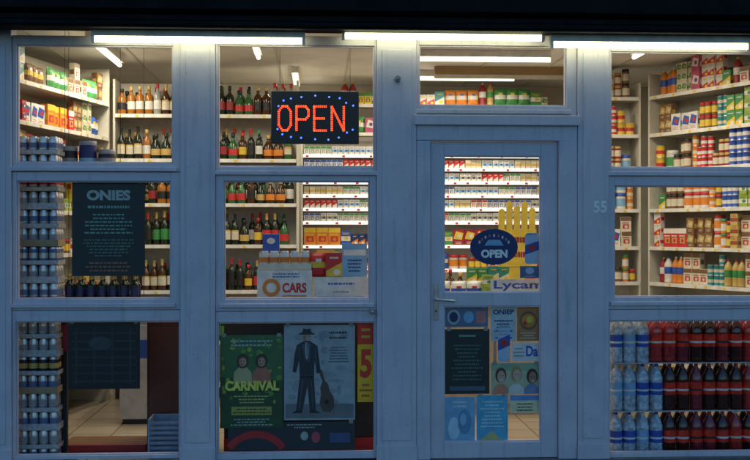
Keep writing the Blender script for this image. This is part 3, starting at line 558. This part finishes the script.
def oval(px0,px1,py0,py1,d):
    a,b_,z0,z1=XZ(px0,px1,py0,py1,d); m=MB(); cx,cz=(a+b_)/2,(z0+z1)/2; w=b_-a;h=z1-z0
    m.ell(cx,cz,w/2,h/2,d,navy,28); m.ell(cx,cz,w/2,h/2,d+.001,C(.05,.1,.3),28)
    m.text('OPEN',cx-w*.27,cx+w*.28,cz-h*.3,cz-h*.07,d-.001,C(.95,.95,.95),.05)
    for i in range(9):
        aa=math.pi*(.85-.7*i/8); x=cx+w*.34*math.cos(aa); z=cz+h*.34*math.sin(aa)-h*.02; m.ell(x,z,.007,.011,d-.001,C(.6,.15,.12) if i%2 else white,8)
    m.poly([(cx-w*.2,cz+h*.04),(cx+w*.2,cz+h*.04),(cx+w*.12,cz+h*.2),(cx-w*.12,cz+h*.2)],d-.0012,lblue); m.obj('door_sticker','navy oval sticker with white lettering on the door','sticker')
oval(470,518,229,265,.045)
def cansticker(x0,x1,y0,y1):
    a,b_,z0,z1=XZ(x0,x1,y0,y1,.045); m=MB(); w=b_-a;h=z1-z0; y=.045
    m.poly([(a+w*.1,z0),(b_-w*.1,z0),(b_,z0+h*.06),(b_,z1-h*.08),(b_-w*.15,z1),(a+w*.15,z1),(a,z1-h*.08),(a,z0+h*.06)],y,C(.45,.55,.7)); m.poly([(a,z0+h*.3),(b_,z0+h*.45),(b_,z0+h*.75),(a,z0+h*.6)],y-.0004,blue); m.ell(a+w*.5,z0+h*.52,w*.28,h*.1,y-.0008,red); m.q(a+w*.15,b_-w*.15,z1-h*.06,z1-h*.02,y-.0004,grey)
    m.obj('door_sticker','blue and silver can shaped sticker on the door','sticker')
cansticker(525,539,233,264); cansticker(498,510,325,362)
poster(520,539.5,266,278,.045,C(.12,.15,.28),lambda m,a,b_,z0,z1,w,h,y:(m.ell(a+w*.5,z0+h*.6,w*.22,h*.28,y,C(.45,.5,.7)),m.lines(a+w*.1,a+w*.9,z0+h*.05,z0+h*.28,1,y,fade)),'small dark blue sticker on the door','sticker','door_sticker')
a,b_,z0,z1=XZ(491,541,279,293,.3); 
m=MB(); m.box(a,a+.68,.3,.31,z0-.08,z1,white); m.text('Lycamobile',a+.02,a+.655,z0+.014,z1-.012,.2985,blue,.02); m.box(a+.02,a+.04,.311,.33,.007,z1-.02,grey); m.box(a+.6,a+.62,.311,.33,.007,z1-.02,grey); m.box(a,a+.68,.311,.5,.007,.02,grey); m.obj('floor_sign','white sign board on a stand behind the door','sign')
poster(445,489.5,329,394,.045,pk,lambda m,a,b_,z0,z1,w,h,y:(m.lines(a+w*.25,a+w*.75,z1-h*.14,z1-h*.06,1,y,pt),m.lines(a+w*.12,a+w*.88,z0+h*.2,z1-h*.22,10,y,C(.08,.16,.14)),m.q(a+w*.1,a+w*.9,z0+h*.05,z0+h*.12,y,C(.08,.12,.18))),'black poster with small green text on the door')
poster(445,488,307,327,.045,C(.12,.18,.3),lambda m,a,b_,z0,z1,w,h,y:(m.ell(a+w*.2,z0+h*.5,w*.15,h*.38,y,fade),m.ell(a+w*.2,z0+h*.5,w*.1,h*.26,y-.0004,navy),m.ell(a+w*.55,z0+h*.5,w*.12,h*.3,y,lblue),m.q(a+w*.72,a+w*.95,z0+h*.2,z0+h*.8,y,C(.6,.2,.2))),'blue strip of round badges on the door','sticker','door_sticker')
poster(491,516,307,341,.046,C(.5,.56,.6),lambda m,a,b_,z0,z1,w,h,y:(m.text('ONIEP',a+w*.08,a+w*.92,z1-h*.22,z1-h*.07,y,navy,.03),m.lines(a+w*.1,a+w*.9,z0+h*.05,z0+h*.65,6,y,navy)),'pale blue notice with dark lettering on the door')
poster(517,540,307,341,.046,C(.5,.2,.07),lambda m,a,b_,z0,z1,w,h,y:(m.ell(a+w*.5,z0+h*.6,w*.38,h*.28,y+.0002,brown),m.ell(a+w*.5,z0+h*.6,w*.3,h*.2,y,orange),m.ell(a+w*.55,z0+h*.63,w*.14,h*.1,y-.0004,yellow),m.ell(a+w*.35,z0+h*.52,w*.08,h*.06,y-.0004,red),m.lines(a+w*.1,a+w*.9,z0+h*.05,z0+h*.28,3,y,cream)),'small orange and brown poster on the door')
def pP(m,a,b_,z0,z1,w,h,y):
    m.q(a,b_,z0+h*.75,z1,y+.0004,C(.3,.4,.25)); sk=[C(.6,.36,.25),C(.65,.42,.3),C(.4,.22,.14)]
    for i,(u,cc,hc,v) in enumerate(((.2,C(.7,.25,.15),C(.12,.05,.03),.56),(.52,C(.7,.66,.6),C(.45,.25,.1),.6),(.84,C(.2,.25,.4),C(.05,.03,.02),.52))):
        m.poly([(a+w*(u-.17),z0),(a+w*(u+.15),z0),(a+w*(u+.15),z0+h*.18),(a+w*(u+.05),z0+h*.33),(a+w*(u-.05),z0+h*.33),(a+w*(u-.16),z0+h*.2)],y+.0002-i*.0001,cc)
        m.ell(a+w*u,z0+h*(v+.05),w*.115,h*.25,y,hc,14); m.ell(a+w*(u+.01),z0+h*v,w*.08,h*.2,y-.0004,sk[i],14); m.ell(a+w*(u+.01),z0+h*(v-.1),w*.03,h*.02,y-.0008,white,10)
        for e in (-.03,.03): m.ell(a+w*(u+.01+e),z0+h*(v+.04),w*.01,h*.018,y-.0008,black,8)
poster(491,540,363,394,.046,C(.5,.48,.3),pP,'photo poster with three smiling people on the door')
poster(445,475,397,442,.045,C(.22,.45,.66),lambda m,a,b_,z0,z1,w,h,y:(m.ell(a+w*.3,z0+h*.3,w*.2,h*.25,y,C(.5,.66,.78)),m.ell(a+w*.65,z0+h*.45,w*.22,h*.28,y-.0004,C(.12,.28,.48)),m.ell(a+w*.6,z0+h*.5,w*.1,h*.14,y-.0006,C(.3,.5,.7)),m.lines(a+w*.1,a+w*.9,z1-h*.25,z1-h*.06,2,y-.001,white)),'pale blue poster with icy shapes low on the door')
poster(476.5,508,395,442,.046,C(.1,.42,.62),lambda m,a,b_,z0,z1,w,h,y:(m.lines(a+w*.1,a+w*.9,z0+h*.3,z1-h*.1,8,y,C(.6,.72,.75)),m.poly([(a+w*.1,z0+h*.04),(a+w*.8,z0+h*.04),(a+w*.5,z0+h*.24)],y,C(.55,.5,.2))),'turquoise poster with white lines low on the door')
poster(510,540,395,413,.046,C(.8,.7,.42),lambda m,a,b_,z0,z1,w,h,y:(m.q(a,b_,z1-h*.3,z1,y,C(.15,.3,.6)),m.lines(a+w*.1,a+w*.9,z0+h*.08,z0+h*.6,3,y,black)),'small cream notice with blue heading on the door')
poster(512,540,343,361,.046,C(.75,.72,.68),lambda m,a,b_,z0,z1,w,h,y:(m.text('Da',a+w*.5,a+w*.92,z0+h*.25,z0+h*.85,y,blue,.03),m.lines(a+w*.05,a+w*.45,z0+h*.2,z0+h*.8,3,y,grey)),'small white notice with blue letters on the door')
# ---------------------------------------------------------------- LED OPEN sign
a,b_,z0,z1=XZ(271,359,91,144,.12)
S=empty('led_sign',((a+b_)/2,.13,z0),'black illuminated sign with red letters and blue dots','illuminated sign')
m=MB(); m.box(a,b_,.12,.145,z0,z1,black); m.box(a+.003,b_-.003,.1455,.16,z0+.02,z1-.02,black); m.obj('sign_panel',parent=S,bevel=.006)
redE=M('red_led',(1,.1,.05),emit=3.2,ecol=(1.0,.09,.02),var=0); redG=M('red_glow_plastic',(.3,.01,.01),emit=.5,ecol=(1,.03,.01),var=0); blueE=M('blue_led',(.1,.2,1),emit=3.5,ecol=(.06,.12,1),var=0)  # redG: dim emissive strokes behind the dots imitate the glow around the LEDs
LA,LB,LZ0,LZ1=XZ(277,341,106.5,130.5,.12); LB+=.045
cw=(LB-LA)/4; lw=cw*.68; lh=LZ1-LZ0
def segs(ch):
    if ch=='O': return [((.3,0),(.7,0)),((.7,0),(1,.22)),((1,.22),(1,.78)),((1,.78),(.7,1)),((.7,1),(.3,1)),((.3,1),(0,.78)),((0,.78),(0,.22)),((0,.22),(.3,0))]
    if ch=='P': return [((0,0),(0,1)),((0,1),(.75,1)),((.75,1),(1,.85)),((1,.85),(1,.6)),((1,.6),(.75,.46)),((.75,.46),(0,.46))]
    if ch=='E': return [((0,0),(0,1)),((0,1),(1,1)),((0,.5),(.85,.5)),((0,0),(1,0))]
    return [((0,0),(0,1)),((0,1),(1,0)),((1,0),(1,1))]
sg=0
for i,ch in enumerate('OPEN'):
    ox=LA+i*cw+.012; g=MB()
    for (p,q) in segs(ch):
        P0=Vector((ox+p[0]*lw,LZ0+p[1]*lh)); Q0=Vector((ox+q[0]*lw,LZ0+q[1]*lh)); dr=(Q0-P0); L=dr.length; nn=Vector((-dr.y,dr.x))/L; k=max(1,round(L/.0125))
        e=nn*.0068; dd=dr/L*.004; sg+=1
        g.poly([tuple(P0-e-dd),tuple(Q0-e+dd),tuple(Q0+e+dd),tuple(P0+e-dd)],.1185-.00005*sg,redG)
        for j in range(k+1):
            for sgn in (-1,1):
                c=P0+dr*j/k+nn*.0043*sgn; g.ell(c.x,c.y,.0033,.0033,.1155,redE,8)
    g.obj('letter_light',parent=S)
m=MB(); cx,cz=(a+b_)/2,(z0+z1)/2; w=b_-a;h=z1-z0
rr=random.Random(2)
for i in range(22):
    an=2*math.pi*(i+.5)/22; ca,sa=math.cos(an),math.sin(an)
    x=cx+w*.46*math.copysign(abs(ca)**.85,ca); z=cz+h*.41*math.copysign(abs(sa)**.75,sa)
    if i in (0,10,21,11): continue
    m.ell(x+rr.uniform(-.006,.006),z+rr.uniform(-.008,.006),.0065,.0065,.117,blueE,10)
m.obj('blue_dot_light',parent=S)
m=MB(); 
for x in (a+.06,b_-.06): m.rod((x,.13,z1+.001),(x,.13,2.95),.0015,black,6)
m.obj('hanging_cord',parent=S)
# ---------------------------------------------------------------- drink packs in bay 3
sb=[(bottle(.33,.046,waterp,blue,blue,'soda',white),'clear water bottle with blue label stacked behind the window'),
    (bottle(.33,.046,cola,labred,red,'soda',white),'dark cola bottle with red label stacked behind the window'),
    (bottle(.33,.046,pinkdrink,labred,white,'soda',cream),'dark red soft drink bottle stacked behind the window'),
    (bottle(.33,.046,waterp,lblue,white,'soda',white),'clear water bottle with pale blue label behind the window'),
    (bottle(.33,.046,purpdrink,labred,red,'soda',black),'deep red soft drink bottle stacked behind the window')]
sbi=[('soft_drink_bottle',mb.mesh('soft_drink_bottle'),.092,.33,.092,lab,'drink bottle') for mb,lab in sb]
xs=W(609,0,.2)[0]+.05
for lay in range(3):
    zb=.01+lay*.333
    for c in range(14):
        ti=([0,0,3,0,1,1,4,4,1,2,1,4,1,1],[3,3,0,0,1,1,4,1,1,1,2,1,1,1],[0,3,0,2,2,4,1,1,4,1,2,1,1,1])[lay][c]
        for k in range(2): put(sbi[ti],xs+c*.0935+(c//3)*.003+R.uniform(-.0005,.0005),.205+k*.094+R.uniform(-.003,.003),zb,R.uniform(0,6),'soft drink bottles stacked behind the window')
    for p in range(5):
        m=MB(); xx=xs+p*3*.0935+p*.003; m.box(xx-.047,xx+.234,.155,.35,zb-.003,zb-.001,film); m.box(xx-.047,xx+.234,.152,.1545,zb-.003,zb+.006,film)
        m.obj('bottle_pack_tray','film edged tray between layers of drink bottles','tray','trays in the bottle stack')
# ---------------------------------------------------------------- world, sun, camera
w=bpy.data.worlds.new('World'); sc.world=w; w.use_nodes=True; nt=w.node_tree; bg=nt.nodes['Background']; sk=nt.nodes.new('ShaderNodeTexSky'); sk.sky_type='NISHITA'; sk.sun_disc=False
sk.sun_elevation=math.radians(7.0); sk.sun_rotation=math.radians(0); sk.ozone_density=4.6; sk.air_density=1.2
nt.links.new(sk.outputs[0],bg.inputs[0]); bg.inputs[1].default_value=.25
s=bpy.data.lights.new('sun','SUN'); s.energy=.03; s.angle=math.radians(12); s.color=(1,.85,.7); so=bpy.data.objects.new('sun',s); COL.objects.link(so); so.rotation_euler=(math.radians(-83),0,0)
cam=bpy.data.cameras.new('camera'); co=bpy.data.objects.new('camera',cam); COL.objects.link(co); co.location=(CX,-D,CZ); co.rotation_euler=(math.pi/2,0,-TH); cam.sensor_width=36; cam.lens=F/750*36; cam.clip_end=5000; sc.camera=co
sc.view_settings.view_transform='Standard'; sc.view_settings.look='None'; sc.view_settings.exposure=0
